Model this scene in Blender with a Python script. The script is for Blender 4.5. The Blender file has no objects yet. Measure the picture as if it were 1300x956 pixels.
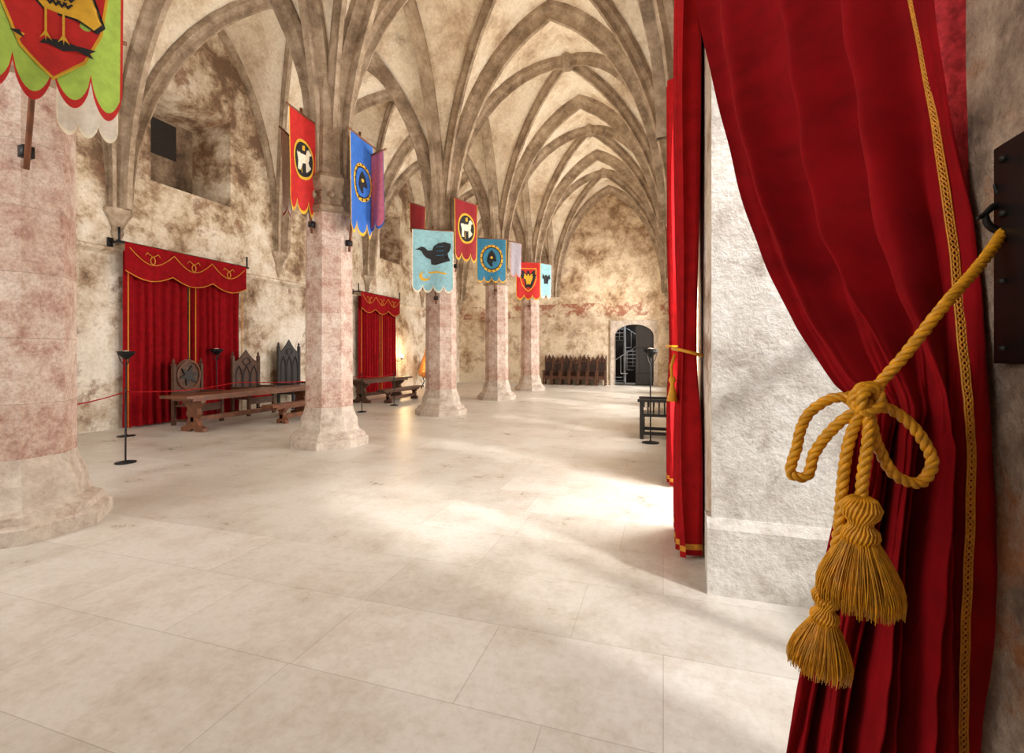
import bpy, bmesh, math, random
from mathutils import Vector as V
random.seed(7)
F=600.0; PSI=math.atan(192/600.0); CO,SI=math.cos(PSI),math.sin(PSI); EYE=1.6; HOR=450.0
def P(px,py,D):
    R=(px-650)/F*D
    return V((R*CO-D*SI, R*SI+D*CO, EYE-(py-HOR)/F*D))
sc=bpy.context.scene
try:
    sc.view_settings.view_transform='Standard'; sc.view_settings.look='None'
except Exception as e: print(e)

# ---------------- materials ----------------
def base(name):
    m=bpy.data.materials.new(name); m.use_nodes=True
    return m,m.node_tree.nodes,m.node_tree.links,m.node_tree.nodes['Principled BSDF']
def ramp(n,stops):
    r=n.new('ShaderNodeValToRGB'); e=r.color_ramp.elements
    while len(e)<len(stops): e.new(.5)
    for i,(p,c) in enumerate(stops): e[i].position=p; e[i].color=(*c,1)
    return r
def noise(n,l,scale,detail=6,rough=.6,vec=None,dist=0):
    t=n.new('ShaderNodeTexNoise'); t.inputs['Scale'].default_value=scale; t.inputs['Detail'].default_value=detail
    t.inputs['Roughness'].default_value=rough; t.inputs['Distortion'].default_value=dist
    if vec is not None: l.new(vec,t.inputs['Vector'])
    return t
def objco(n,l,sc3=(1,1,1)):
    c=n.new('ShaderNodeTexCoord'); m=n.new('ShaderNodeMapping'); m.inputs['Scale'].default_value=sc3
    l.new(c.outputs['Object'],m.inputs['Vector']); return m.outputs['Vector']
def mix(n,l,fac,a,b,mode='MIX'):
    m=n.new('ShaderNodeMixRGB'); m.blend_type=mode
    for k,x in (('Fac',fac),('Color1',a),('Color2',b)):
        if hasattr(x,'links'): l.new(x,m.inputs[k])
        elif isinstance(x,tuple): m.inputs[k].default_value=(*x,1)
        else: m.inputs[k].default_value=x
    return m.outputs['Color']
def bump(n,l,p,h,s,d=.02):
    b=n.new('ShaderNodeBump'); b.inputs['Strength'].default_value=s; b.inputs['Distance'].default_value=d
    l.new(h,b.inputs['Height']); l.new(b.outputs['Normal'],p.inputs['Normal'])
def plain(name,c,rough=.6,metal=0,var=.25,scale=25,sheen=0,bs=.2):
    m,n,l,p=base(name); v=objco(n,l); t=noise(n,l,scale,4,.6,v)
    r=ramp(n,[(.3,tuple(x*(1-var) for x in c)),(.7,tuple(min(1,x*(1+var)) for x in c))])
    l.new(t.outputs['Fac'],r.inputs['Fac']); l.new(r.outputs['Color'],p.inputs['Base Color'])
    p.inputs['Roughness'].default_value=rough; p.inputs['Metallic'].default_value=metal
    if sheen:
        p.inputs['Sheen Weight'].default_value=sheen; p.inputs['Sheen Roughness'].default_value=.35
        p.inputs['Sheen Tint'].default_value=(1,.12,.1,1); p.inputs['Specular IOR Level'].default_value=.15
    bump(n,l,p,t.outputs['Fac'],bs,.004)
    return m
def math2(n,l,op,a,b):
    m=n.new('ShaderNodeMath'); m.operation=op
    for i,x in enumerate((a,b)):
        if hasattr(x,'links'): l.new(x,m.inputs[i])
        else: m.inputs[i].default_value=x
    return m.outputs[0]
def plaster(name,stops,scale=1.2,patch=None,pt=(.55,.66),psc=.7,rough=.85,stretch=(1,1,1),bs=.5,zg=0,z0=3.6,band=None,dist=.15,bd=.02):
    m,n,l,p=base(name); v=objco(n,l,stretch)
    a=noise(n,l,scale,12,.74,v,dist); r=ramp(n,stops); fac=a.outputs['Fac']
    sx=n.new('ShaderNodeSeparateXYZ'); l.new(v,sx.inputs[0])
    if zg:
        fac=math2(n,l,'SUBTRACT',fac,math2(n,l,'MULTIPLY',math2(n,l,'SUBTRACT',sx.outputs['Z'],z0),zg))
    l.new(fac,r.inputs['Fac']); col=r.outputs['Color']
    if patch:
        b=noise(n,l,psc,10,.75,v,.15); r2=ramp(n,[(pt[0],(0,0,0)),(pt[1],(.85,.85,.85))]); l.new(b.outputs['Fac'],r2.inputs['Fac'])
        f=noise(n,l,9,6,.7,v); r3=ramp(n,[(.35,tuple(x*.6 for x in patch)),(.65,patch)]); l.new(f.outputs['Fac'],r3.inputs['Fac'])
        col=mix(n,l,r2.outputs['Color'],col,r3.outputs['Color'])
    if band:
        z1,z2,bc=band
        w=math2(n,l,'MULTIPLY',math2(n,l,'GREATER_THAN',sx.outputs['Z'],z1),math2(n,l,'LESS_THAN',sx.outputs['Z'],z2))
        b=noise(n,l,1.9,8,.75,v,.3); r2=ramp(n,[(.47,(0,0,0)),(.55,(.8,.8,.8))]); l.new(b.outputs['Fac'],r2.inputs['Fac'])
        w=math2(n,l,'MULTIPLY',w,r2.outputs['Color']); col=mix(n,l,w,col,bc)
    f2=noise(n,l,14,6,.7,v)
    rr=ramp(n,[(.3,(.78,.745,.71)),(.6,(1,1,1))]); l.new(f2.outputs['Fac'],rr.inputs['Fac'])
    col=mix(n,l,.85,col,rr.outputs['Color'],'MULTIPLY')
    l.new(col,p.inputs['Base Color']); p.inputs['Roughness'].default_value=rough
    bump(n,l,p,f2.outputs['Fac'],bs,bd)
    return m
M={}
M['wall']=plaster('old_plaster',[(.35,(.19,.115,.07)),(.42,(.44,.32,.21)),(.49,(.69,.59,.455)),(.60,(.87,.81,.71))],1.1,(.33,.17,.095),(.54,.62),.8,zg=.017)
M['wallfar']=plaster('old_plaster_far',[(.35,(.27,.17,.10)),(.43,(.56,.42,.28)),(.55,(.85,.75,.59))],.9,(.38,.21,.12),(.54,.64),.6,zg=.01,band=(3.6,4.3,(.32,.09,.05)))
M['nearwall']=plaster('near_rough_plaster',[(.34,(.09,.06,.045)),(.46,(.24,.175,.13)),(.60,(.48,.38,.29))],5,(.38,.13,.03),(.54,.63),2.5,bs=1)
M['pier']=plaster('whitewashed_stone',[(.34,(.46,.42,.37)),(.45,(.66,.63,.58)),(.57,(.80,.785,.75))],3.0,(.42,.36,.29),(.56,.66),1.9,bs=.9,bd=.03)
M['vault']=plaster('vault_plaster',[(.34,(.48,.35,.23)),(.44,(.74,.62,.47)),(.55,(.92,.84,.70))],.9,(.50,.37,.25),(.57,.70),.6)
M['rib']=plaster('rib_sandstone',[(.34,(.17,.12,.08)),(.48,(.37,.28,.195)),(.64,(.57,.46,.35))],2.0,(.25,.17,.11),(.55,.65),1.1,bs=.6)
def colmat():
    m,n,l,p=base('pink_sandstone'); c=n.new('ShaderNodeTexCoord'); v=c.outputs['Object']
    a=noise(n,l,4.5,12,.8,v,.1)
    r=ramp(n,[(.36,(.38,.20,.15)),(.44,(.56,.39,.32)),(.52,(.69,.56,.48)),(.64,(.80,.72,.65))]); l.new(a.outputs['Fac'],r.inputs['Fac'])
    sx=n.new('ShaderNodeSeparateXYZ'); l.new(v,sx.inputs[0])
    d=math2(n,l,'DIVIDE',sx.outputs['Z'],.58)
    lt=math2(n,l,'LESS_THAN',math2(n,l,'FRACT',d,0),.012)
    w=n.new('ShaderNodeTexWhiteNoise'); w.noise_dimensions='1D'; l.new(math2(n,l,'FLOOR',d,0),w.inputs['W'])
    rr=ramp(n,[(0,(.88,.80,.77)),(1,(1,1,1))]); l.new(w.outputs['Value'],rr.inputs['Fac'])
    col=mix(n,l,1.0,r.outputs['Color'],rr.outputs['Color'],'MULTIPLY')
    col=mix(n,l,math2(n,l,'MULTIPLY',lt,.6),col,(.33,.25,.2))
    s=noise(n,l,38,5,.75,v); rs=ramp(n,[(.35,(.66,.61,.58)),(.58,(1,1,1))]); l.new(s.outputs['Fac'],rs.inputs['Fac'])
    col=mix(n,l,.85,col,rs.outputs['Color'],'MULTIPLY')
    l.new(col,p.inputs['Base Color']); p.inputs['Roughness'].default_value=.65; bump(n,l,p,s.outputs['Fac'],.5,.012)
    return m
M['col']=colmat()
def floormat():
    m,n,l,p=base('limestone_paving'); v=objco(n,l)
    b=n.new('ShaderNodeTexBrick'); l.new(v,b.inputs['Vector']); b.inputs['Scale'].default_value=1
    b.offset=.37; b.squash=.68; b.squash_frequency=3
    b.inputs['Brick Width'].default_value=1.35; b.inputs['Row Height'].default_value=.66; b.inputs['Mortar Size'].default_value=.003
    b.inputs['Color1'].default_value=(.76,.74,.70,1); b.inputs['Color2'].default_value=(.66,.635,.59,1); b.inputs['Mortar'].default_value=(.52,.49,.44,1)
    b.inputs['Mortar Smooth'].default_value=.5
    a=noise(n,l,1.6,12,.76,v,.1); r=ramp(n,[(.36,(.80,.76,.71)),(.54,(1,1,1))]); l.new(a.outputs['Fac'],r.inputs['Fac'])
    col=mix(n,l,1.0,b.outputs['Color'],r.outputs['Color'],'MULTIPLY')
    f=noise(n,l,22,6,.7,v); r2=ramp(n,[(.3,(.86,.84,.81)),(.55,(1,1,1))]); l.new(f.outputs['Fac'],r2.inputs['Fac'])
    col=mix(n,l,.8,col,r2.outputs['Color'],'MULTIPLY')
    l.new(col,p.inputs['Base Color'])
    r3=ramp(n,[(.35,(.26,.26,.26)),(.65,(.46,.46,.46))]); l.new(a.outputs['Fac'],r3.inputs['Fac']); l.new(r3.outputs['Color'],p.inputs['Roughness'])
    bump(n,l,p,f.outputs['Fac'],.12,.01); return m
M['floor']=floormat()
M['velvet']=plain('red_velvet',(.26,.002,.006),.85,0,.22,9,.10,.1)
M['velvet2']=plain('crimson_cloth',(.36,.005,.008),.8,0,.2,9,.08,.1)
M['lining']=plain('pink_lining',(.48,.035,.045),.8,0,.45,55,.1,1.0)
M['gold']=plain('gold_silk_cord',(.70,.33,.012),.42,0,.3,60,0,.4)
M['goldtrim']=plain('gold_trim',(.66,.28,.02),.5,0,.2,60)
M['iron']=plain('black_iron',(.02,.02,.022),.45,.6,.4,20)
M['wood']=plain('dark_oak',(.09,.036,.018),.5,0,.45,8)
M['wood2']=plain('brown_oak',(.17,.06,.026),.42,0,.4,7)
M['black']=plain('black_wood',(.02,.017,.017),.5,0,.3,9)
M['dark']=plain('dark_void',(.03,.025,.022),.9)
M['brass']=plain('copper_brass',(.75,.33,.10),.35,.7,.3,12)
M['steel']=plain('grey_steel',(.45,.47,.5),.4,.5,.15,9)
M['cream']=plain('cream_cushion',(.7,.62,.5),.8)
def cl(name,c): M[name]=plain('cloth_'+name,c,.8,0,.16,12)
for k,c in dict(lime=(.38,.58,.09),red=(.52,.016,.014),dred=(.26,.008,.014),blue=(.025,.13,.50),pink=(.60,.15,.22),white=(.68,.61,.54),
    sky=(.27,.52,.60),teal=(.03,.19,.34),yellow=(.72,.42,.03),blackc=(.012,.012,.015),lwhite=(.78,.71,.56),grey=(.33,.31,.36)).items(): cl(k,c)

# ---------------- mesh builder ----------------
class MB:
    def __init__(s): s.v=[];s.f=[];s.m=[];s.mats=[]
    def mi(s,m):
        m=M[m] if isinstance(m,str) else m
        if m not in s.mats: s.mats.append(m)
        return s.mats.index(m)
    def add(s,v,f,m):
        o=len(s.v); k=s.mi(m); s.v+= [V(x) for x in v]
        for q in f: s.f.append([i+o for i in q]); s.m.append(k)
    def box(s,a,b,m,o=(0,0,0),rz=0):
        x0,y0,z0=a;x1,y1,z1=b; c,si=math.cos(rz),math.sin(rz)
        pts=[(x0,y0,z0),(x1,y0,z0),(x1,y1,z0),(x0,y1,z0),(x0,y0,z1),(x1,y0,z1),(x1,y1,z1),(x0,y1,z1)]
        s.add([(o[0]+x*c-y*si,o[1]+x*si+y*c,o[2]+z) for x,y,z in pts],[(3,2,1,0),(4,5,6,7),(0,1,5,4),(1,2,6,5),(2,3,7,6),(3,0,4,7)],m)
    def lathe(s,prof,c,n,m,rot=0,cap=True):
        vs=[];fs=[]
        for r,z in prof:
            for k in range(n):
                a=rot+2*math.pi*k/n; vs.append((c[0]+r*math.cos(a),c[1]+r*math.sin(a),c[2]+z))
        for i in range(len(prof)-1):
            for k in range(n):
                k2=(k+1)%n; fs.append((i*n+k,i*n+k2,(i+1)*n+k2,(i+1)*n+k))
        if cap: fs.append(tuple(range(n))[::-1]); fs.append(tuple(range((len(prof)-1)*n,len(prof)*n)))
        s.add(vs,fs,m)
    def tube(s,pts,r,m,n=8,closed=False):
        pts=[V(p) for p in pts]; N=len(pts); vs=[];fs=[]; up=None
        for i,p in enumerate(pts):
            t=(pts[min(i+1,N-1)]-pts[max(i-1,0)]) if not closed else (pts[(i+1)%N]-pts[i-1])
            if t.length<1e-9: t=V((0,0,1))
            t.normalize()
            if up is None: up=V((0,0,1)) if abs(t.z)<.9 else V((1,0,0))
            up=(up-t*up.dot(t)); 
            if up.length<1e-6: up=t.orthogonal()
            up.normalize(); sd=t.cross(up)
            rr=r[i] if isinstance(r,(list,tuple)) else r
            for k in range(n):
                a=2*math.pi*k/n; vs.append(p+up*(rr*math.cos(a))+sd*(rr*math.sin(a)))
        L=N if closed else N-1
        for i in range(L):
            j=(i+1)%N
            for k in range(n):
                k2=(k+1)%n; fs.append((i*n+k,i*n+k2,j*n+k2,j*n+k))
        if not closed: fs.append(tuple(range(n))); fs.append(tuple(range((N-1)*n,N*n)))
        s.add(vs,fs,m)
    def prism(s,poly,fn,d,m):
        n=len(poly); vs=[fn(a,b,0) for a,b in poly]+[fn(a,b,d) for a,b in poly]
        fs=[tuple(range(n))[::-1],tuple(range(n,2*n))]+[(i,(i+1)%n,(i+1)%n+n,i+n) for i in range(n)]
        s.add(vs,fs,m)
    def build(s,name,smooth=False,parent=None):
        me=bpy.data.meshes.new(name); me.from_pydata([tuple(x) for x in s.v],[],s.f)
        for m in s.mats: me.materials.append(m)
        for p,k in zip(me.polygons,s.m): p.material_index=k; p.use_smooth=smooth
        bm=bmesh.new(); bm.from_mesh(me); bmesh.ops.recalc_face_normals(bm,faces=bm.faces); bm.to_mesh(me); bm.free()
        me.update(); ob=bpy.data.objects.new(name,me); sc.collection.objects.link(ob)
        if parent: ob.parent=parent
        return ob
def cat(pts,t):
    n=len(pts)-1; t=max(0,min(n-1e-6,t)); i=int(t); f=t-i
    p1=pts[i];p2=pts[i+1]; L=max(1e-6,(p2-p1).length)
    def tan(k):
        a=pts[k]-pts[k-1] if k>0 else None; b=pts[k+1]-pts[k] if k<n else None
        if a is None: return b/max(1e-6,b.length)
        if b is None: return a/max(1e-6,a.length)
        la=max(1e-6,a.length); lb=max(1e-6,b.length)
        return (a/la*lb+b/lb*la)/(la+lb)
    m1=tan(i)*L; m2=tan(i+1)*L; f2=f*f; f3=f2*f
    return p1*(2*f3-3*f2+1)+m1*(f3-2*f2+f)+p2*(-2*f3+3*f2)+m2*(f3-f2)
def smoothpts(pts,n):
    pts=[V(p) for p in pts]; return [cat(pts,i*(len(pts)-1)/n) for i in range(n+1)]

# ---------------- architecture ----------------
XL,XC,XR=-11.2,-5.72,.31
YB=[-3.0,2.78,7.09,11.58,16.07,20.56,25.05]
ZS,ZC=4.7,10.4
def h(t,c=.32):
    t=min(1,abs(t)); return math.sqrt(max(0,(1+c)**2-(t+c)**2))/math.sqrt(1+2*c)
def Z(t): return ZS+(ZC-ZS)*h(t)
fl=MB(); fl.add([(XL-1,-3.2,0),(3,-3.2,0),(3,29,0),(XL-1,29,0)],[(0,1,2,3)],'floor'); fl.build('floor')

def wallgrid(name,axis,c,a0,a1,z0,z1,holes,mat,depth,sgn,backmat=None):
    mb=MB()
    def T(a,z,d=0):
        return (c+sgn*d,a,z) if axis=='x' else (a,c+sgn*d,z)
    A=sorted({a0,a1,*[x for hh in holes for x in hh[:2]]}); B=sorted({z0,z1,*[x for hh in holes for x in hh[2:4]]})
    for i in range(len(A)-1):
        for j in range(len(B)-1):
            am=(A[i]+A[i+1])/2; zm=(B[j]+B[j+1])/2
            if any(hh[0]<am<hh[1] and hh[2]<zm<hh[3] for hh in holes): continue
            mb.add([T(A[i],B[j]),T(A[i+1],B[j]),T(A[i+1],B[j+1]),T(A[i],B[j+1])],[(0,1,2,3)],mat)
    for hh in holes:
        p,q,r,s=hh[:4]; sp=hh[4] if len(hh)>4 else 0.0; d=depth
        o=[(p,r),(q,r),(q,s),(p,s)]; ii=[(p+sp,r+(sp*1.5 if r>0.2 else 0)),(q-sp,r+(sp*1.5 if r>.2 else 0)),(q-sp,s-sp),(p+sp,s-sp)]
        vs=[T(a,z) for a,z in o]+[T(a,z,d) for a,z in ii]
        mb.add(vs,[(k,(k+1)%4,(k+1)%4+4,k+4) for k in range(4)],mat)
        if backmat: mb.add(vs[4:],[(0,1,2,3)],backmat)
    return mb
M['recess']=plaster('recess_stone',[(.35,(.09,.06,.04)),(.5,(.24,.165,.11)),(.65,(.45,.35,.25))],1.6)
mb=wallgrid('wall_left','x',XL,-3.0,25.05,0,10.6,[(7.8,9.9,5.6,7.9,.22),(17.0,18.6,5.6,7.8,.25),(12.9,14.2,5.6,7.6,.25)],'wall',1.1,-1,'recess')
mb.box((XL-1.13,8.3,6.7),(XL-1.07,9.2,7.6),'dark')  # near-black panel: shade inside a small opening put into its colour
mb.build('wall_left')
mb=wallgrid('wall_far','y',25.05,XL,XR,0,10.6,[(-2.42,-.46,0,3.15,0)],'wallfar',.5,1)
mb.build('wall_far')
mb=MB(); mb.box((XL,-3.15,0),(1.9,-3.0,10.6),'wall'); mb.build('wall_back')
niches=[(4.75,5.95,0,4.3,0),(8.3,9.5,1.2,4.4,.1),(12.7,14.6,.9,4.6,.1),(17.3,19.2,.9,4.6,.1),(21.8,23.7,.9,4.6,.1)]
mb=wallgrid('wall_right','x',XR,3.46,25.05,0,10.6,niches,'wall',1.0,1)
mb.add([(XR,-3,4.7),(XR,3.46,4.7),(XR,3.46,10.6),(XR,-3,10.6)],[(0,1,2,3)],'wall')
mb.add([(XR,-3,4.7),(XR,3.46,4.7),(1.9,3.46,4.7),(1.9,-3,4.7)],[(0,1,2,3)],'wall')
for (y0,y1,z0,z1) in [(1.2,3.46,0,.7),(1.2,3.46,4.2,4.7),(1.2,1.4,.7,4.2),(3.26,3.46,.7,4.2)]:
    mb.add([(1.75,y0,z0),(1.75,y1,z0),(1.75,y1,z1),(1.75,y0,z1)],[(0,1,2,3)],'pier')
mb.build('wall_right')
nw=MB(); nw.box((.55,-3.0,0),(1.9,1.2,4.7),'nearwall'); nw.build('wall_near_right')
pj=MB(); pj.box((XR+.001,3.46,0),(1.9,3.62,4.7),'pier')
pj.prism([(3.40,0),(3.40,.44),(3.445,.50),(3.6,.50),(3.6,0)],lambda a,b,c:(XR-.03+c,a,b),1.5,'pier')
pj.build('window_pier')
# ceiling
cv=MB(); ribs=MB(); NT=24
ts=[-math.cos(math.pi*k/NT) for k in range(NT+1)]
SEC=[(-.5,.12),(-.5,-.28),(-.3,-.45),(-.17,-.6),(-.17,-1.0),(.17,-1.0),(.17,-.6),(.3,-.45),(.5,-.28),(.5,.12)]
def sweep(mb,pts,w,d,mat):
    N=len(pts); e=V((pts[-1].x-pts[0].x,pts[-1].y-pts[0].y,0)).normalized(); S=V((-e.y,e.x,0)); vs=[];fs=[];n=len(SEC)
    for i,p in enumerate(pts):
        t=(pts[min(i+1,N-1)]-pts[max(0,i-1)]).normalized(); a=t.dot(e); b=t.z
        Nn=V((-b*e.x,-b*e.y,a))
        for s_,n_ in SEC: vs.append(p+S*(s_*w)+Nn*(n_*d))
    for i in range(N-1):
        for k in range(n):
            k2=(k+1)%n; fs.append((i*n+k,i*n+k2,(i+1)*n+k2,(i+1)*n+k))
    mb.add(vs,fs,mat)
def bay(x0,x1,y0,y1):
    cx,cy,hx,hy=(x0+x1)/2,(y0+y1)/2,(x1-x0)/2,(y1-y0)/2
    S=lambda a,b: V((cx+a*hx,cy+b*hy,max(Z(a),Z(b))))
    vs=[S(a,b) for a in ts for b in ts]; n=NT+1; fs=[]
    for i in range(NT):
        for j in range(NT):
            q=(i*n+j,i*n+j+1,(i+1)*n+j+1,(i+1)*n+j)
            if (ts[i]+ts[i+1])*(ts[j]+ts[j+1])>0: fs+=[(q[0],q[1],q[2]),(q[0],q[2],q[3])]
            else: fs+=[(q[0],q[1],q[3]),(q[1],q[2],q[3])]
    cv.add(vs,fs,'vault')
    sweep(ribs,[S(t,t) for t in ts],.19,.28,'rib'); sweep(ribs,[S(t,-t) for t in ts],.19,.28,'rib')
    ribs.lathe([(.02,-.36),(.2,-.32),(.28,-.15),(.28,0)],(cx,cy,ZC),10,'rib')
for i in range(6):
    y0,y1=YB[i],YB[i+1]
    bay(XL,XC,y0,y1); bay(XC,XR,y0,y1)
    for X,w,d in ((XC,.32,.36),(XL,.2,.2),(XR,.2,.2)):
        sweep(ribs,[V((X,(y0+y1)/2+t*(y1-y0)/2,Z(t))) for t in ts],w,d,'rib')
for y in YB:
    for x0,x1 in ((XL,XC),(XC,XR)):
        sweep(ribs,[V(((x0+x1)/2+t*(x1-x0)/2,y,Z(t))) for t in ts],.31,.40,'rib')
cv.build('ceiling',True); ribs.build('ceiling_ribs')
rf=MB(); rf.box((XL-.1,-3.2,10.62),(2.0,25.2,10.8),'rib'); rf.build('ceiling_roof')
cb=MB()
for y in YB[1:]:
    for X,s in ((XL,1),(XR,-1)):
        if X==XR and y<7: continue
        cb.lathe([(.03,-.75),(.08,-.62),(.13,-.5),(.11,-.42),(.2,-.2),(.28,-.08),(.28,0),(.2,.06),(.19,.7),(.12,1.1)],(X,y,ZS),8,'rib',math.pi/8)
cb.build('trim_corbels')
tr=MB()
tr.prism([(0,3.72),(.10,3.80),(.10,3.86),(0,3.9)],lambda a,b,c:(XL+a,-3+c,b),28.0,'wall'); tr.build('trim_left')
M['stonebase']=plaster('column_base_stone',[(.34,(.38,.30,.24)),(.46,(.56,.48,.41)),(.62,(.71,.64,.56))],4,(.46,.31,.24),(.56,.68),3)
def column(y):
    mb=MB(); k=1/math.cos(math.pi/8); r=.385*k; rt=math.pi/8
    mb.lathe([(a*k,b) for a,b in [(.64,0),(.64,.13),(.59,.16),(.57,.22),(.49,.27),(.465,.36),(.46,.46),(.425,.54),(.405,.60),(.385,.68)]],(0,0,0),8,'stonebase',rt)
    mb.lathe([(r,.66),(r*.97,4.05)],(0,0,0),8,'col',rt)
    mb.lathe([(r*.97,4.05),(.44*k,4.09),(.44*k,4.15),(.38*k,4.2),(.37*k,4.42),(.43*k,4.5),(.46*k,4.56),(.46*k,4.64),(.40*k,4.7),(.34*k,4.76),(.30*k,6.2),(.2*k,7)],(0,0,0),8,'rib',rt)
    for a in range(16):
        an=2*math.pi*a/16; mb.lathe([(.01,-.06),(.05,-.03),(.06,.02),(.03,.07),(.005,.08)],(.40*math.cos(an),.40*math.sin(an),4.34),6,'rib')
    o=mb.build('stone_column'); o.location=(XC,y,0); return o
for y in YB[1:6]: column(y)
def window(name,X,y0,y1,z0,z1,n=3,w=.08):
    mb=MB()
    for i in range(n+1):
        y=y0+(y1-y0)*i/n; mb.box((X-.06,y-w/2,z0),(X+.06,y+w/2,z1),'rib')
    for zz in (z0,z0+(z1-z0)*.45,z1): mb.box((X-.05,y0,zz-.04),(X+.05,y1,zz+.04),'rib')
    mb.build(name)
window('window_1',1.75,1.4,3.26,.7,4.2,2,.07)
for i,nn in enumerate(niches): window('window_%d'%(i+2),XR+.97,nn[0]+.1,nn[1]-.1,max(nn[2]+.15,.8),nn[3]-.14)
mb=MB(); mb.box((XR+.85,4.75,0),(XR+1.0,5.95,.76),'pier'); mb.build('window_sill')

# far door
mb=MB()
ar=[(-2.42+.98+.98*-math.cos(math.pi*k/12),2.55+.6*math.sin(math.pi*k/12)) for k in range(13)]
poly=[(-2.62,0),(-2.62,3.35),(-.26,3.35),(-.26,0),(-.46,0)]+ar[::-1]+[(-2.42,0)]
mb.prism(poly,lambda a,b,c:(a,24.97+c,b),.3,'stonebase')
mb.build('trim_door')
mb=MB()
pl=[(-1.36,0.02)]+[(-1.36,3.0)]+[a for a in ar if a[0]>-1.36][0:]+[(-.48,.02)]
mb.prism(pl,lambda a,b,c:(a,25.12+c,b),.07,'black')
for i in range(5): mb.box((-1.34+i*.175,25.09,.05),(-1.34+i*.175+.15,25.13,2.5),'black')
for z in (.6,1.9): mb.box((-1.3,25.07,z),(-.5,25.1,z+.06),'iron')
mb.build('door_1')
st=MB(); c=(-2.0,26.4)
st.lathe([(.07,0),(.07,4.2)],(c[0],c[1],0),10,'steel')
rail=[]
for i in range(20):
    a=-2.6+i*.42; z=.2*(i+1); a2=a+.46
    vs=[(c[0],c[1],z),(c[0]+.8*math.cos(a),c[1]+.8*math.sin(a),z),(c[0]+.8*math.cos(a2),c[1]+.8*math.sin(a2),z)]
    st.add(vs+[(x,y,zz-.04) for x,y,zz in vs],[(0,1,2),(5,4,3),(0,3,4,1),(1,4,5,2),(2,5,3,0)],'steel')
    st.tube([(c[0]+.78*math.cos(a),c[1]+.78*math.sin(a),z),(c[0]+.78*math.cos(a),c[1]+.78*math.sin(a),z+.9)],.014,'steel',6)
    rail.append((c[0]+.78*math.cos(a),c[1]+.78*math.sin(a),z+.9))
st.tube(rail,.02,'steel',6); st.build('spiral_staircase')
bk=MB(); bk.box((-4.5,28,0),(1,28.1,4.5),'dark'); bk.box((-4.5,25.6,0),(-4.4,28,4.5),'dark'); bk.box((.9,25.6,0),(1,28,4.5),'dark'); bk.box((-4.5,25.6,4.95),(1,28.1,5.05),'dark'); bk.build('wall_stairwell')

# ---------------- curtains ----------------
def drape(mb,a,b,z0,z1,nf,amp,m,tie=None,nu=None,hem=None,ph=0,anchor=.5,nz=40):
    a=V((*a,0));b=V((*b,0)); L=b-a; e=L.normalized(); n=V((-e.y,e.x,0)); nu=nu or nf*10; vs=[];rows=[]
    for j in range(nz+1):
        z=z1+(z0-z1)*j/nz; w=1;am=amp*(.6+.4*j/nz)
        if tie:
            zt,f=tie; d=(z-zt); w=1-(1-f)*math.exp(-(d/(.9 if d>0 else .45))**2); am=amp*(.45+.55*w)
        for i in range(nu+1):
            u=i/nu; uu=u+.02*math.sin(9*u+z*.6+ph)
            dd=am*(math.sin(2*math.pi*nf*uu+ph+.15*math.sin(z*2))+.25*math.sin(2*math.pi*nf*2.3*uu+1+z*.3))
            vs.append(a+L*(anchor+(u-anchor)*w)+n*dd+V((0,0,z)))
    W=nu+1
    for j in range(nz):
        rows.append([(j*W+i,j*W+i+1,(j+1)*W+i+1,(j+1)*W+i) for i in range(nu)])
    o=len(mb.v); mb.v+=vs
    k1=mb.mi(m); k2=mb.mi('goldtrim')
    for j,f in enumerate(rows):
        for q in f: mb.f.append([x+o for x in q]); mb.m.append(k2 if (hem and j==nz-2) else k1)
mb=MB(); drape(mb,(.19,3.88),(.19,4.65),.03,4.9,6,.085,'velvet2',(1.62,.45),hem=True,anchor=.4,nz=110)
ty=4.18
mb.tube([(.19+.115*math.cos(t),ty+.21*math.sin(t),1.62-.03*math.cos(t)) for t in [2*math.pi*k/24 for k in range(24)]],.013,'gold',8,True)
mb.tube([(.09,ty-.1,1.6),(.06,ty-.12,1.5),(.07,ty-.12,1.4)],.012,'gold'); mb.lathe([(.02,0),(.03,-.03),(.015,-.06),(.045,-.2)],(.07,ty-.12,1.42),10,'gold')
mb.tube([(.19,3.8,4.92),(.19,6.65,4.92)],.025,'iron')
mb.build('red_curtain',True)
mb=MB(); drape(mb,(.15,5.95),(.17,6.6),.03,4.9,5,.1,'velvet2',(1.7,.5),hem=True,nz=110)
mb.tube([(.16+.12*math.cos(t),6.25+.17*math.sin(t),1.7) for t in [2*math.pi*k/24 for k in range(24)]],.013,'gold',8,True)
mb.build('red_curtain',True)
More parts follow.
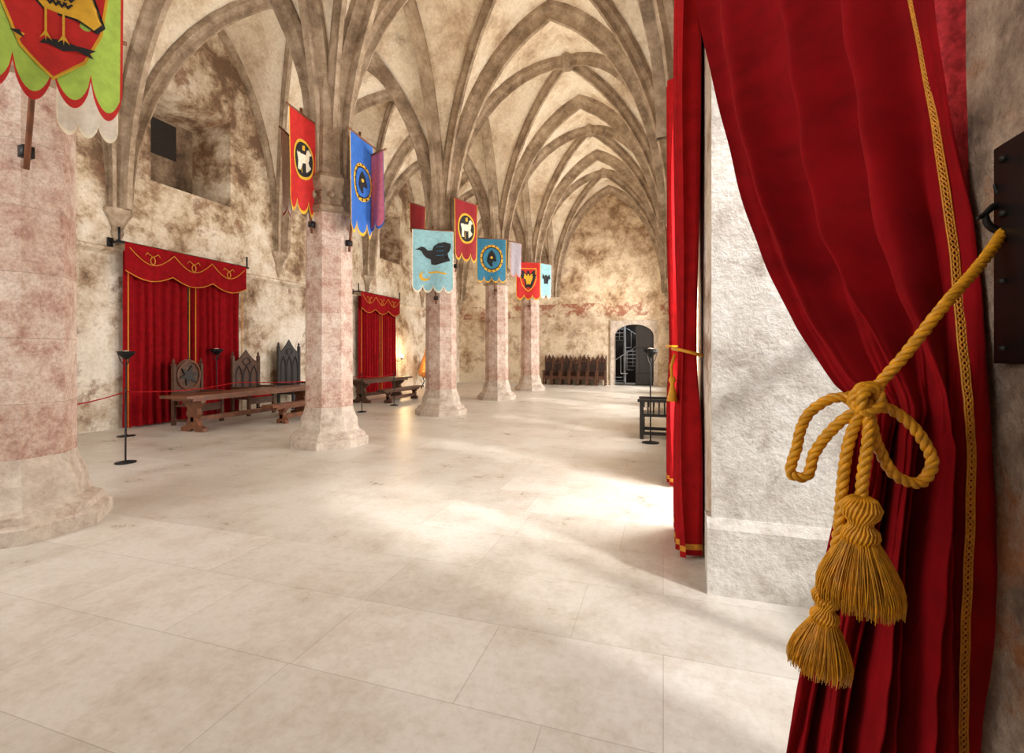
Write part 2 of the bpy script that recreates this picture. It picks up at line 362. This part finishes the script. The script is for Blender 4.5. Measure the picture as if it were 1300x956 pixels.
def leftcurtain(y0,y1,zt):
    mb=MB(); ym=y0+(y1-y0)*.5
    drape(mb,(XL+.22,y0),(XL+.22,ym-.04),.03,zt-.15,7,.06,'velvet',hem=None,ph=1)
    drape(mb,(XL+.22,ym+.08),(XL+.22,y1),.03,zt-.15,7,.06,'velvet',ph=2)
    N=60; vs=[];fs=[]
    def bot(u): return zt-.62-.16*abs(math.sin(3*math.pi*u))
    for i in range(N+1):
        u=i/N; y=y0-.08+(y1-y0+.16)*u; x=XL+.36+.015*math.sin(u*50)
        for k in range(5): vs.append((x,y,zt+(bot(u)-zt)*k/4))
    for i in range(N):
        for k in range(4): fs.append((i*5+k,(i+1)*5+k,(i+1)*5+k+1,i*5+k+1))
    mb.add(vs,fs,'velvet')
    mb.tube([(XL+.38,y0-.08+(y1-y0+.16)*i/N,bot(i/N)+.02) for i in range(N+1)],.010,'goldtrim',6)
    for s in range(3):
        mb.tube([(XL+.385,y0+(y1-y0)*(s+k/12)/3,zt-.10-.30*math.sin(math.pi*k/12)) for k in range(13)],.009,'goldtrim',6)
        yc=y0+(y1-y0)*(s+.5)/3
        mb.tube([(XL+.385,yc+.05*math.cos(t),zt-.3+.08*math.sin(t)) for t in [2*math.pi*k/14 for k in range(14)]],.009,'goldtrim',6,True)
        for q in (-1,1): mb.tube([(XL+.385,yc,zt-.22),(XL+.385,yc+q*.12,zt-.14),(XL+.385,yc+q*.16,zt-.2)],.008,'goldtrim',6)
    for yy in (y0+.02,ym-.06,ym+.1,y1-.02): mb.tube([(XL+.31,yy,.05),(XL+.31,yy,zt-.5)],.010,'goldtrim',6)
    mb.tube([(XL+.3,y0-.2,zt),(XL+.3,y1+.2,zt)],.03,'iron')
    for yy in (y0-.15,y1+.15):
        mb.tube([(XL+.02,yy,zt),(XL+.3,yy,zt),(XL+.3,yy,zt+.3)],.025,'iron'); mb.box((XL,yy-.05,zt-.1),(XL+.04,yy+.05,zt+.1),'iron')
    mb.build('wall_curtain',True)
leftcurtain(7.1,10.0,3.98); leftcurtain(15.3,17.9,3.98)

# near curtain (draped, tied back)
def guide(top,keys,bot): return [V(top)]+[P(px,py,D) for py,px,D in keys]+[V(bot)]
G=[guide((.20,2.75,4.5),[(0,893,2.3),(150,918,1.9),(290,952,1.5),(400,1000,1.2),(485,1056,.98),(522,1086,.90),(560,1080,.90),(680,1054,.93),(780,1032,.95),(867,1012,.96),(960,996,.97)],(.22,1.12,.02)),
   guide((.33,1.75,4.5),[(0,1015,1.5),(150,1035,1.36),(290,1066,1.18),(400,1100,1.0),(485,1132,.88),(522,1146,.84),(560,1142,.85),(680,1130,.87),(780,1122,.88),(867,1115,.89),(960,1108,.9)],(.34,1.02,.02)),
   guide((.47,1.20,4.5),[(0,1153,1.0),(150,1184,.94),(290,1208,.88),(400,1220,.85),(485,1225,.82),(522,1226,.81),(560,1227,.82),(680,1228,.83),(780,1228,.84),(867,1228,.85),(960,1228,.86)],(.45,1.02,.02)),
   guide((.52,1.10,4.5),[(0,1222,.90),(150,1232,.885),(290,1246,.87),(400,1258,.85),(485,1264,.84),(522,1268,.84),(560,1274,.84),(680,1290,.83),(780,1300,.83),(867,1310,.82),(960,1318,.82)],(.53,.98,.02))]
UU=[0,.42,.84,1.0]
def basept(u,v):
    pts=[cat(g,v) for g in G]
    for i in range(3):
        if u<=UU[i+1]+1e-9:
            t=i+(u-UU[i])/(UU[i+1]-UU[i]); break
    return cat(pts,t)
NV=len(G[0])-1
def ridge(x): return 2*(.5+.5*math.cos(2*math.pi*x))**.6-1.2
def fold(u,v):
    d=v-6
    A=.022+.062*(1-math.exp(-(d/2.0)**2)) if d<0 else .022+.036*(1-math.exp(-(d/1.0)**2))
    w=u+.04*math.sin(6*u+.45*v)+.012*math.sin(17*u-.9*v)
    k=1 if d>0 else max(.22,math.exp(d/2.4))
    s=.80*ridge(4.2*w+.10)+.34*math.sin(2*math.pi*8.3*w+1.7+.35*v)+.27*k*ridge(13*w+.12*v)
    s+=.10*math.sin(23*u+5*v)*math.sin(3.1*v+9*u)
    env=.6+.4*math.sin(math.pi*min(1,u*1.1))
    if u>.74: env*=1-.6*min(1,(u-.74)/.08)
    return A*s*env
def surf(u,v):
    e=.004; p=basept(u,v); du=basept(min(1,u+e),v)-basept(max(0,u-e),v); dv=basept(u,min(NV,v+e))-basept(u,max(0,v-e))
    n=du.cross(dv); 
    if n.length<1e-9: n=V((-1,0,0))
    n.normalize()
    if n.dot(V((0,0,p.z))-p)<0: n=-n
    n.z*=.3; n.normalize()
    return p+n*fold(u,v), n
mb=MB(); nu,nv=210,210; vs=[]
for j in range(nv+1):
    for i in range(nu+1): vs.append(surf(i/nu,NV*j/nv)[0])
W=nu+1
ka,kb=mb.mi('velvet'),mb.mi('lining'); mb.v+=vs
for j in range(nv):
    for i in range(nu):
        mb.f.append([j*W+i,j*W+i+1,(j+1)*W+i+1,(j+1)*W+i]); mb.m.append(kb if (i/nu>.935) else ka)
vv=[];acc=0;prev=None
for k in range(1200):
    v=NV*k/1199; p=basept(.84,v)
    if prev is not None: acc+=(p-prev).length
    prev=p; vv.append((acc,v))
tot=acc; samp=[];j=0
for k in range(760):
    s=tot*k/759
    while j<len(vv)-2 and vv[j+1][0]<s: j+=1
    a,b=vv[j],vv[j+1]; v=a[1]+(b[1]-a[1])*(s-a[0])/max(1e-9,b[0]-a[0])
    p,nn=surf(.84,v); p2,_=surf(.835,v); sd=(p-p2); sd=(sd-nn*sd.dot(nn)).normalized(); samp.append((p,nn,sd,s))
for off,wob in ((-1,0),(1,0),(0,1),(0,-1)):
    mb.tube([p+nn*.004+sd*(off*.0062+wob*.0048*math.sin(s*2*math.pi/.022)) for p,nn,sd,s in samp],.0018 if wob==0 else .0021,'goldtrim',5)
mb.tube([(.20,2.8,4.5),(.34,1.75,4.52),(.5,.9,4.5)],.03,'iron')
mb.build('velvet_door_curtain',True)

def twist(mb,pts,r,m='gold',turn=.042,n=3,dens=.0025):
    pts=[V(p) for p in pts]; sm=smoothpts(pts,40*len(pts)); 
    L=[0]
    for a,b in zip(sm,sm[1:]): L.append(L[-1]+(b-a).length)
    K=max(8,int(L[-1]/dens)); out=[];k=0
    for i in range(K+1):
        s=L[-1]*i/K
        while k<len(L)-2 and L[k+1]<s: k+=1
        f=(s-L[k])/max(1e-9,L[k+1]-L[k]); out.append((sm[k].lerp(sm[k+1],f),s))
    up=V((.3,.9,.1)); fr=[]
    for i,(p,s) in enumerate(out):
        t=(out[min(i+1,K)][0]-out[max(i-1,0)][0]).normalized(); up=(up-t*up.dot(t)).normalized(); fr.append((p,up.copy(),t.cross(up),s))
    for q in range(n):
        mb.tube([p+(u*math.cos(2*math.pi*(s/turn+q/n))+w*math.sin(2*math.pi*(s/turn+q/n)))*(r*.52) for p,u,w,s in fr],r*.58,m,7)
rp=MB(); r=.0082
twist(rp,[P(1281,284,.79),P(1245,335,.75),P(1195,392,.725),P(1145,455,.74),P(1108,497,.76),P(1098,510,.765)],r)
twist(rp,[P(1281,284,.79),P(1284,300,.805),P(1268,315,.815)],r*.9)
twist(rp,[P(1118,490,.755),P(1090,495,.75),P(1083,512,.755),P(1100,524,.74),P(1118,510,.74),P(1110,494,.745),P(1096,500,.74),P(1093,526,.745)],r)
twist(rp,[P(1100,510,.76),P(1060,505,.785),P(1028,524,.80),P(1011,570,.80),P(1007,604,.795),P(1020,606,.79),P(1034,575,.785),P(1064,538,.765),P(1098,515,.75)],r)
twist(rp,[P(1100,510,.75),P(1138,524,.745),P(1170,556,.74),P(1183,590,.74),P(1168,613,.735),P(1140,606,.735),P(1116,570,.74),P(1102,520,.745)],r)
twist(rp,[P(1102,513,.745),P(1102,560,.735),P(1096,600,.73),P(1093,632,.73)],r)
twist(rp,[P(1096,513,.75),P(1078,560,.75),P(1069,620,.75),P(1064,680,.75),P(1052,745,.755)],r)
twist(rp,[P(1090,505,.765),P(1076,508,.86),P(1082,500,.95),P(1120,480,1.0)],r)
def tassel(mb,c,dirv,s):
    d=V(dirv).normalized(); a=d.orthogonal().normalized(); b=d.cross(a)
    def ring(z,r): return [(c+d*z+a*r*math.cos(t)+b*r*math.sin(t)) for t in [2*math.pi*k/20 for k in range(20)]]
    pr=[(-.022,.008),(-.015,.022),(0,.03),(.014,.026),(.024,.017),(.032,.017),(.04,.026),(.05,.028),(.06,.024)]
    vs=[];fs=[]
    for z,r_ in pr: vs+=ring(z*s,r_*s)
    for i in range(len(pr)-1):
        for k in range(20): k2=(k+1)%20; fs.append((i*20+k,i*20+k2,(i+1)*20+k2,(i+1)*20+k))
    fs.append(tuple(range(20))); mb.add(vs,fs,'gold')
    for q in range(26):
        t0=2*math.pi*q/26
        mb.tube([c+d*(z*s)+a*((r_+.001)*s*math.cos(t0+z*14))+b*((r_+.001)*s*math.sin(t0+z*14)) for z,r_ in pr],.0022*s,'gold',5)
    for q in range(950):
        t0=random.random()*6.283; rr=math.sqrt(random.random()); L=(.165+random.uniform(-.008,.012))*s; sp=(.022+.05*rr)*s; jx=random.uniform(-.14,.14)
        pts=[]
        for k in range(7):
            f=k/6; rad=.02*s*rr+(sp-.02*s*rr)*(math.sin(f*1.35)/.976)*(1 if f<.8 else 1-.12*(f-.8)/.2)
            pts.append(c+d*(.045*s+(L-.045*s)*f)+a*rad*math.cos(t0+jx*f)+b*rad*math.sin(t0+jx*f))
        mb.tube(pts,.0009*s,'gold',3)
tassel(rp,P(1093,645,.73),(-.02,.0,-1),.86)
tassel(rp,P(1050,757,.75),(-.12,-.03,-1),.68)
rp.build('curtain_tieback_rope',True)
hk=MB()
hk.box((.53,.80,1.585),(.552,1.005,1.945),'iron')
for yy in (.84,.91,.98):
    for zz in (1.61,1.72,1.83,1.92): hk.lathe([(.007,-.004),(.007,.004)],(.53,yy,zz),8,'iron')
hk.tube(smoothpts([(.54,1.0,1.85),P(1290,270,.80),P(1278,283,.79),P(1266,292,.79),P(1254,284,.79),P(1250,270,.79)],24),[.009-.0045*i/24 for i in range(25)],'iron')
hk.tube(smoothpts([P(1290,270,.80),P(1276,262,.79),P(1262,262,.79),P(1250,272,.79),P(1240,278,.79)],16),[.009-.006*i/16 for i in range(17)],'iron')
hk.tube(smoothpts([P(1280,268,.80),P(1270,250,.79),P(1262,234,.79)],12),[.009-.007*i/12 for i in range(13)],'iron')
hk.build('iron_curtain_hook',True)

# ---------------- banners ----------------
EAGLE_R=[(0,.9),(.12,.88),(.22,.78),(.12,.7),(.1,.5),(.3,.55),(.55,.85),(.92,.98),(.82,.62),(1,.45),(.76,.32),(.86,.05),(.58,.08),(.5,-.25),(.25,-.15),(.15,-.5),(.38,-.95),(.0,-.82)]
EAGLE=EAGLE_R+[(-x,y) for x,y in EAGLE_R[::-1][1:-1]]
LAMB=[(-.95,.25),(-.85,.38),(-.7,.28),(-.55,.4),(-.3,.34),(0,.38),(.25,.36),(.35,.55),(.42,.78),(.55,.72),(.62,.88),(.72,.74),(.95,.58),(.9,.48),(.7,.45),(.66,.1),(.56,-.08),(.7,-.3),(.85,-.35),(.82,-.5),(.6,-.42),(.46,-.2),(.42,-.8),(.30,-.8),(.28,-.2),(0,-.24),(-.3,-.18),(-.36,-.45),(-.3,-.8),(-.44,-.8),(-.54,-.42),(-.6,-.8),(-.73,-.8),(-.7,-.2),(-.8,0)]
BIRD=[(-.45,.60),(-.32,.66),(-.28,.80),(-.15,.92),(.0,.92),(.1,.82),(.10,.62),(.34,.52),(.55,.22),(.58,-.1),(.85,-.35),(.7,-.5),(.4,-.42),(.12,-.42),(-.15,-.40),(-.38,-.22),(-.48,.08),(-.40,.35),(-.24,.52)]
RAVEN=[(-.98,.30),(-.8,.40),(-.66,.52),(-.48,.5),(-.3,.3),(-.05,.32),(.05,.62),(.3,.82),(.62,.92),(.98,.82),(.84,.70),(.98,.58),(.80,.50),(.92,.36),(.70,.32),(.80,.14),(.56,.12),(.86,-.12),(.95,-.32),(.62,-.22),(.35,-.18),(.1,-.28),(.02,-.55),(.12,-.66),(-.1,-.62),(-.12,-.3),(-.38,-.18),(-.55,.02),(-.62,.2),(-.76,.28)]
def circ(r,n=28): return [(r*math.cos(2*math.pi*k/n),r*math.sin(2*math.pi*k/n)) for k in range(n)]
SHIELD=[(-.8,.9),(.8,.9),(.8,.0),(.6,-.5),(.3,-.8),(0,-1),(-.3,-.8),(-.6,-.5),(-.8,0)]
TREE=[(0,.9),(.35,.55),(.2,.5),(.55,.15),(.3,.12),(.65,-.3),(.12,-.3),(.12,-.8),(-.12,-.8),(-.12,-.3),(-.65,-.3),(-.3,.12),(-.55,.15),(-.2,.5),(-.35,.55)]
def banner(pxL,DL,pxR,DR,pyT,pyB,field,edge,emb,ycol,scal=3,amp=.02,pole=True,dirn=None,sd=.12):
    Dm=(DL+DR)/2; zt=EYE+(HOR-pyT)/F*Dm; zb=EYE+(HOR-pyB)/F*Dm
    A=P(pxL,450,DL);B=P(pxR,450,DR); A.z=B.z=0; L=(B-A); W=L.length; H=zt-zb; e=L.normalized(); n=V((e.y,-e.x,0))
    if n.dot(-A)<0: n=-n
    def Q(s,t,o=0):
        return A+L*s+n*(amp*math.sin(s*9+t*2)*(.3+t)+o)+V((0,0,zt-H*t))
    mb=MB(); NS,NT2=48,30; vs=[]
    for j in range(NT2+1):
        for i in range(NS+1):
            s=i/NS; hh=1-sd*(1-abs(math.sin(scal*math.pi*s))**.6)if scal else 1
            vs.append(Q(s,j/NT2*hh))
    k1=mb.mi(field);k2=mb.mi(edge); o=len(mb.v); mb.v+=vs
    for j in range(NT2):
        for i in range(NS):
            mb.f.append([j*(NS+1)+i,j*(NS+1)+i+1,(j+1)*(NS+1)+i+1,(j+1)*(NS+1)+i]); mb.m.append(k2 if (i<1 or i>=NS-1 or j>=NT2-1) else k1)
    def shape(poly,sx,sy,mat,o,cx=.5,cy=.45):
        bm=bmesh.new(); f=bm.faces.new([bm.verts.new((cx+x*sx/W,cy-y*sy/H,0)) for x,y in poly])
        bmesh.ops.triangulate(bm,faces=bm.faces[:]); bmesh.ops.subdivide_edges(bm,edges=bm.edges[:],cuts=2,use_grid_fill=True)
        bm.verts.index_update(); vv=[tuple(v.co) for v in bm.verts]; ff=[[v.index for v in f.verts] for f in bm.faces]
        mb.add([Q(a,b,o) for a,b,_ in vv],ff,mat); mb.add([Q(a,b,-o) for a,b,_ in vv],ff,mat); bm.free()
    S=W*.38
    def ringdots():
        for q in range(16): shape(circ(1,6),S*.06,S*.07,'blackc',.022,.5+.92*S/W*math.cos(q*math.pi/8),.45+.92*S*1.2/H*math.sin(q*math.pi/8))
    if emb=='ringtree':
        shape(circ(1),S,S*1.2,'yellow',.008); shape(circ(.84),S,S*1.2,'blackc',.012); shape(circ(.76),S,S*1.2,field,.016); shape(TREE,S*.66,S*.85,'blackc',.02); ringdots()
        shape(circ(1,8),S*.12,S*.12,'yellow',.024,.5,.43)
    if emb=='ringlamb':
        shape(circ(1),S,S*1.3,'yellow',.008); shape(circ(.86),S,S*1.3,'blackc',.012); shape(LAMB,S*.72,S*.95,'lwhite',.018)
        shape([(-.05,-.9),(.05,-.9),(.05,.9),(.5,.95),(.5,.6),(.05,.6)],S*.5,S*1.0,'yellow',.015,.46,.45)
    if emb=='eagle': shape(EAGLE,S,S*.9,'blackc',.012)
    if emb=='eagley': shape(SHIELD,S*1.1,S*1.3,'yellow',.008); shape(SHIELD,S*.98,S*1.2,'red',.011); shape(EAGLE,S*.85,S*1.0,'blackc',.016); shape(EAGLE,S*.5,S*.6,'yellow',.02)
    if emb=='raven':
        shape(RAVEN,S*1.15,S*.95,'blackc',.012,.5,.40); shape(circ(1),S*.34,S*.3,'yellow',.012,.3,.74); shape(circ(.75),S*.34,S*.3,'sky',.016,.33,.72)
        shape([(-1,.1),(0,.4),(1,0),(.9,-.3),(0,0),(-.8,-.2)],S*.6,S*.3,'yellow',.016,.6,.68)
        for q in range(3): shape([(-1,-.1),(1,.35),(1,.1),(-1,-.3)],S*.24,S*.14,'teal',.02,.66,.26+.07*q)
    if emb=='shieldbird':
        SH=[(-.9,1),(.9,1),(.92,.1),(.8,-.35),(.5,-.68),(0,-.9),(-.5,-.68),(-.8,-.35),(-.92,.1)]
        cy=.51
        shape(SH,W*.42,H*.44,'yellow',.006,.5,cy); shape(SH,W*.395,H*.425,'red',.010,.5,cy)
        shape(BIRD,W*.42,H*.275,'blackc',.014,.5,cy+.02); shape(BIRD,W*.385,H*.255,'yellow',.018,.5,cy+.02)
        for a in range(9):
            for b in range(7):
                x=-.36+.10*a+(.05 if b%2 else 0); y=.46-.12*b
                if (x-.07)**2/.13+(y-.1)**2/.17<1: shape([(-1,.4),(0,-1),(1,.4),(.6,.5),(0,-.2),(-.6,.5)],.030,.035,'blackc',.022,.5+x*.38,cy+.02-y*.25)
        for x in (-.12,.16):
            shape([(-.15,1),(.15,1),(.15,-.5),(.8,-1),(.1,-.75),(0,-1.1),(-.1,-.75),(-.8,-1),(-.15,-.5)],W*.05,H*.065,'yellow',.02,.5+x*.4,cy+.18)
        shape([(-.9,-.1),(-.6,.25),(-.2,.15),(.1,.3),(.5,.2),(.95,.35),(.8,0),(.9,-.3),(.5,-.15),(.2,-.4),(-.1,-.15),(-.5,-.35)],W*.30,H*.06,'blackc',.016,.5,cy+.25)
    mb.tube([A-e*.06+V((0,0,zt)),B+e*.06+V((0,0,zt))],.018,'wood2',8)
    if pole:
        C=V((XC,ycol,0)); m=(A+B)/2-n*.04; dd=(C-m); dd.z=0; q=C-dd.normalized()*.44
        top=m+V((0,0,zt+.12)); bot=V((q.x,q.y,zb-.25))
        mb.tube([bot,top],.022,'wood2',8); mb.box((-.04,-.04,-.05),(.04,.04,.05),'iron',(q.x,q.y,zb-.1))
    mb.build('heraldic_banner',True)
y1,y2,y3,y4,y5=YB[1:6]
banner(-40,3.2,157,3.85,-190,132,'lime','red','shieldbird',y1,4,.03,sd=.13)
banner(72,3.9,150,4.15,40,176,'white','lwhite',None,y1,3,.02,False)
banner(367,7.5,401,8.15,146,272,'red','yellow','ringlamb',y2,3)
banner(357,7.9,372,8.3,170,276,'white','dred',None,y2,2,pole=False)
banner(444,7.9,474,8.6,176,300,'blue','yellow','ringtree',y2,3)
banner(466,8.6,487,8.3,195,292,'pink','blue',None,y2,2,pole=False)
banner(523,11.9,576,12.2,292,372,'sky','lwhite','raven',y3,4,sd=.1)
banner(577,12.2,606,12.8,256,332,'dred','yellow','ringlamb',y3,3)
banner(520,13.0,540,13.4,260,300,'dred','yellow',None,y3,2,pole=False)
banner(605,15.4,643,15.6,303,359,'teal','yellow','ringtree',y4,4)
banner(648,16.6,662,17.0,308,352,'grey','pink',None,y4,2,pole=False)
banner(655,19.4,686,19.6,333,381,'red','yellow','eagley',y5,3)
banner(686,20.0,700,20.4,335,379,'sky','lwhite','eagle',y5,2,pole=False)

# ---------------- furniture ----------------
def chair(loc,rz,w=.62,H=1.45,m='wood',cush=None,style=0):
    mb=MB(); d=.55; hw=w/2
    for sx in (-1,1):
        mb.box((sx*hw-.035,-d/2-.03,0),(sx*hw+.035,-d/2+.04,.72),m)
        mb.box((sx*hw-.035,d/2-.04,0),(sx*hw+.035,d/2+.03,H*.88),m)
        mb.lathe([(.05,0),(.05,.04),(.02,.07),(.035,.1),(.0,.18)],(sx*hw,d/2,H*.88),6,m)
        mb.box((sx*hw-.04,-d/2-.07,.70),(sx*hw+.04,d/2,.75),m)
        for k in range(4): mb.tube([(sx*hw,-d/2+.12+k*.1,.46),(sx*hw,-d/2+.12+k*.1,.7)],.015,m,6)
        mb.box((sx*hw-.02,-d/2,.08),(sx*hw+.02,d/2,.14),m)
    mb.box((-hw,-d/2-.02,.42),(hw,d/2,.47),m); mb.box((-hw,-d/2,.30),(hw,-d/2+.03,.42),m)
    if style:
        top=[(-hw,H*.62)]+[(hw*1.02*math.cos(t),H*.70+H*.28*math.sin(t)) for t in [math.pi-math.pi*k/14 for k in range(15)]]+[(hw,H*.62)]
    else:
        top=[(-hw,H*.8),(-hw*.55,H*.86),(-hw*.25,H*.93),(0,H),(hw*.25,H*.93),(hw*.55,H*.86),(hw,H*.8)]
    mb.prism([(-hw,.46)]+top+[(hw,.46)],lambda a,b,c:(a,d/2-.02+c,b),.035,m)
    if style:
        star=[((.24 if k%2==0 else .10)*w/.62*math.cos(math.pi*k/6+.26),H*.73+(.24 if k%2==0 else .10)*math.sin(math.pi*k/6+.26)) for k in range(12)]
        mb.prism(star,lambda a,b,c:(a,d/2-.05+c,b),.03,'black')
        mb.tube([(math.cos(t)*w*.41,d/2-.04,H*.73+math.sin(t)*w*.41) for t in [2*math.pi*k/24 for k in range(24)]],.02,'wood2',6,True)
    else:
        for k in range(3):
            cx=(-1+k)*w*.29; ww=w*.12
            pts=[(cx-ww,d/2-.035,.58),(cx-ww,d/2-.035,H*.62),(cx-ww*.5,d/2-.035,H*.70),(cx,d/2-.035,H*.75),(cx+ww*.5,d/2-.035,H*.7),(cx+ww,d/2-.035,H*.62),(cx+ww,d/2-.035,.58)]
            mb.tube(pts,.016,'black',6)
        mb.tube([(math.cos(t)*w*.14,d/2-.035,H*.82+math.sin(t)*w*.11) for t in [2*math.pi*k/14 for k in range(14)]],.014,'black',6,True)
    if cush:
        mb.box((-hw+.05,-d/2+.02,.47),(hw-.05,d/2-.06,.54),cush)
    o=mb.build('gothic_chair'); o.location=loc; o.rotation_euler=(0,0,rz); return o
chair((-10.3,8.25,0),math.pi/2+.2,.80,1.52,'wood','velvet2',1)
chair((-10.5,10.0,0),math.pi/2,.82,1.72,'wood','velvet2')
chair((-10.6,11.65,0),math.pi/2,.82,2.05,'black','velvet2')
for i in range(7): chair((-5.85+i*.47,24.62,0),0,.40,1.5 if i%2 else 1.62,'wood')
chair((-.12,9.6,0),-math.pi/2,.62,1.5,'black','cream')
def table(name,x0,x1,y0,y1,H,m='wood2',legs=2):
    mb=MB(); cx=(x0+x1)/2; w=x1-x0
    mb.box((x0,y0,H-.06),(x1,y1,H),m); mb.box((x0+.08,y0+.2,H-.12),(x1-.08,y1-.2,H-.06),m)
    hw=w*.42; h_=H-.1
    prof=[(-hw,0),(-hw,.08),(-hw*.6,.12),(-hw*.35,h_*.4),(-hw*.55,h_*.55),(-hw*.4,h_*.72),(-hw*.85,h_*.9),(-hw*.85,h_),(hw*.85,h_),(hw*.85,h_*.9),(hw*.4,h_*.72),(hw*.55,h_*.55),(hw*.35,h_*.4),(hw*.6,.12),(hw,.08),(hw,0),(hw*.3,0),(hw*.1,.06),(-hw*.1,.06),(-hw*.3,0)]
    for k in range(legs):
        yy=y0+.45+(y1-y0-.9)*k/(legs-1)
        mb.prism(prof,lambda a,b,c:(cx+a,yy-.05+c,b),.1,m)
    mb.box((cx-.04,y0+.4,h_*.3),(cx+.04,y1-.4,h_*.3+.1),m)
    mb.build(name)
table('trestle_table',-9.66,-8.93,6.9,10.85,.77)
table('wooden_bench',-8.60,-8.28,8.4,10.7,.46)
table('trestle_table',-9.9,-9.1,12.9,16.0,.77,'wood')
table('wooden_bench',-8.75,-8.45,13.1,15.7,.46,'wood')
def stand(x,y,H=1.62):
    mb=MB(); mb.lathe([(.15,0),(.15,.015),(.03,.03),(.012,.05),(.012,H-.16),(.03,H-.15),(.13,H-.06),(.15,H),(.14,H)],(x,y,0),16,'iron')
    for k in range(3):
        a=2*math.pi*k/3; mb.tube([(x,y,H-.3),(x+.08*math.cos(a),y+.08*math.sin(a),H-.2),(x+.12*math.cos(a),y+.12*math.sin(a),H-.06)],.007,'iron',6)
    mb.lathe([(.05,0),(.05,.06),(.0,.07)],(x,y,H-.05),10,'cream'); mb.build('candle_stand',False)
stand(-10.0,6.5,1.66); stand(-10.75,9.1,1.74); stand(-.22,8.9,1.7); stand(-9.6,20.3,1.1); stand(-8.2,23,1.1)
mb=MB()
pl=[(XC-.4,2.9,1.05),(-7.55,4.9,1.05),(-8.0,7.2,1.05),(-7.95,11.2,1.0),(-8.05,13.0,1.0)]
for a,b in zip(pl,pl[1:]):
    a=V(a);b=V(b); mb.tube([a.lerp(b,k/10)-V((0,0,.06*math.sin(math.pi*k/10))) for k in range(11)],.008,'velvet2',6)
for q in (pl[1],pl[3],pl[4]): mb.lathe([(.13,0),(.13,.02),(.012,.04),(.012,1.06),(.022,1.08),(.0,1.1)],(q[0],q[1],0),12,'iron')
mb.build('rope_barrier',True)
mb=MB(); x,y=-10.6,19.9
for k in range(3):
    a=2*math.pi*k/3; mb.tube([(x+.28*math.cos(a),y+.28*math.sin(a),0),(x+.1*math.cos(a),y+.1*math.sin(a),.35),(x+.2*math.cos(a),y+.2*math.sin(a),.6)],.025,'iron')
mb.lathe([(.12,.5),(.3,.6),(.38,.75),(.38,.82),(.36,.85),(.33,.9),(.28,1.1),(.18,1.4),(.1,1.6),(.05,1.75),(.07,1.8),(.0,1.92)],(x,y,0),14,'brass')
mb.build('copper_brazier',True)
mb=MB(); x,y=XL+.35,18.15
mb.tube([(XL+.02,y,1.35),(XL+.2,y,1.3),(x,y,1.4)],.015,'iron')
mb.lathe([(.03,0),(.06,.03),(.05,.08)],(x,y,1.38),10,'iron')
em,n_,l_,p_=base('lamp_bulb_glow'); p_.inputs['Emission Color'].default_value=(1,.75,.4,1); p_.inputs['Emission Strength'].default_value=60
mb.lathe([(.02,0),(.06,.04),(.06,.09),(.0,.14)],(x,y,1.46),10,em)
mb.build('wall_lamp',True)

# ---------------- lights ----------------
def area(name,loc,rot,sx,sy,e,c=(1,.97,.92)):
    L=bpy.data.lights.new(name,'AREA'); L.shape='RECTANGLE'; L.size=sx;L.size_y=sy;L.energy=e;L.color=c
    o=bpy.data.objects.new(name,L); o.location=loc;o.rotation_euler=rot; sc.collection.objects.link(o); return o
RX=(0,math.pi/2,0)
area('daylight_window_1',(1.7,2.33,4.0),(0,math.radians(60),0),.5,1.7,75,(1,.97,.93))
E=[250,270,330,350,370]
for i,nn in enumerate(niches):
    z0=max(nn[2],.8); area('daylight_window_%d'%(i+2),(XR+.9,(nn[0]+nn[1])/2,(z0+nn[3])/2),RX,nn[3]-z0-.4,nn[1]-nn[0]-.3,E[i],(1,.965,.92))
area('behind_camera_fill',(-6.5,-2.4,4.6),(math.radians(82),0,math.radians(-22)),5,5,560,(1,.965,.92))  # added fill lamp behind the camera; no entrance opens here
for i in range(1,6):
    y=(YB[i]+YB[i+1])/2
    area('vault_fill_%d'%i,(-2.7,y,3.6),(math.pi,0,0),2.5,2.5,80,(1,.85,.65))  # added fill lamp without a fixture, brightens the right-hand vaults
    area('vault_fill_left_%d'%i,(-8.4,y,3.6),(math.pi,0,0),2.2,2.2,44,(1,.85,.66))  # same added fill for the left aisle, no real lamp
S=bpy.data.lights.new('sun','SUN'); S.energy=2.8; S.angle=math.radians(5); S.color=(1,.96,.9)
so=bpy.data.objects.new('sun',S); sc.collection.objects.link(so); so.location=(12,-6,10)
dv=V((-1.8,.97,-1.35)).normalized(); so.rotation_euler=dv.to_track_quat('-Z','Y').to_euler()
def pt(name,loc,e,c,r=.1):
    L=bpy.data.lights.new(name,'POINT'); L.energy=e;L.color=c;L.shadow_soft_size=r; o=bpy.data.objects.new(name,L); o.location=loc; sc.collection.objects.link(o)
pt('wall_lamp_light',(XL+.5,18.15,1.6),70,(1,.65,.3),.05)
pt('stairwell_fill',(-1.9,25.9,3.6),60,(.9,.95,1))  # unseen lamp added to brighten the stairs behind the door
w=bpy.data.worlds.new('World'); sc.world=w; w.use_nodes=True
w.node_tree.nodes['Background'].inputs[0].default_value=(.92,.95,1,1); w.node_tree.nodes['Background'].inputs[1].default_value=1.0

cam=bpy.data.cameras.new('camera'); co=bpy.data.objects.new('camera',cam); sc.collection.objects.link(co)
cam.sensor_width=36; cam.lens=F/1300*36; cam.shift_y=-(478-HOR)/1300; cam.clip_start=.02
co.location=(0,0,EYE); co.rotation_euler=(math.pi/2,0,PSI); sc.camera=co
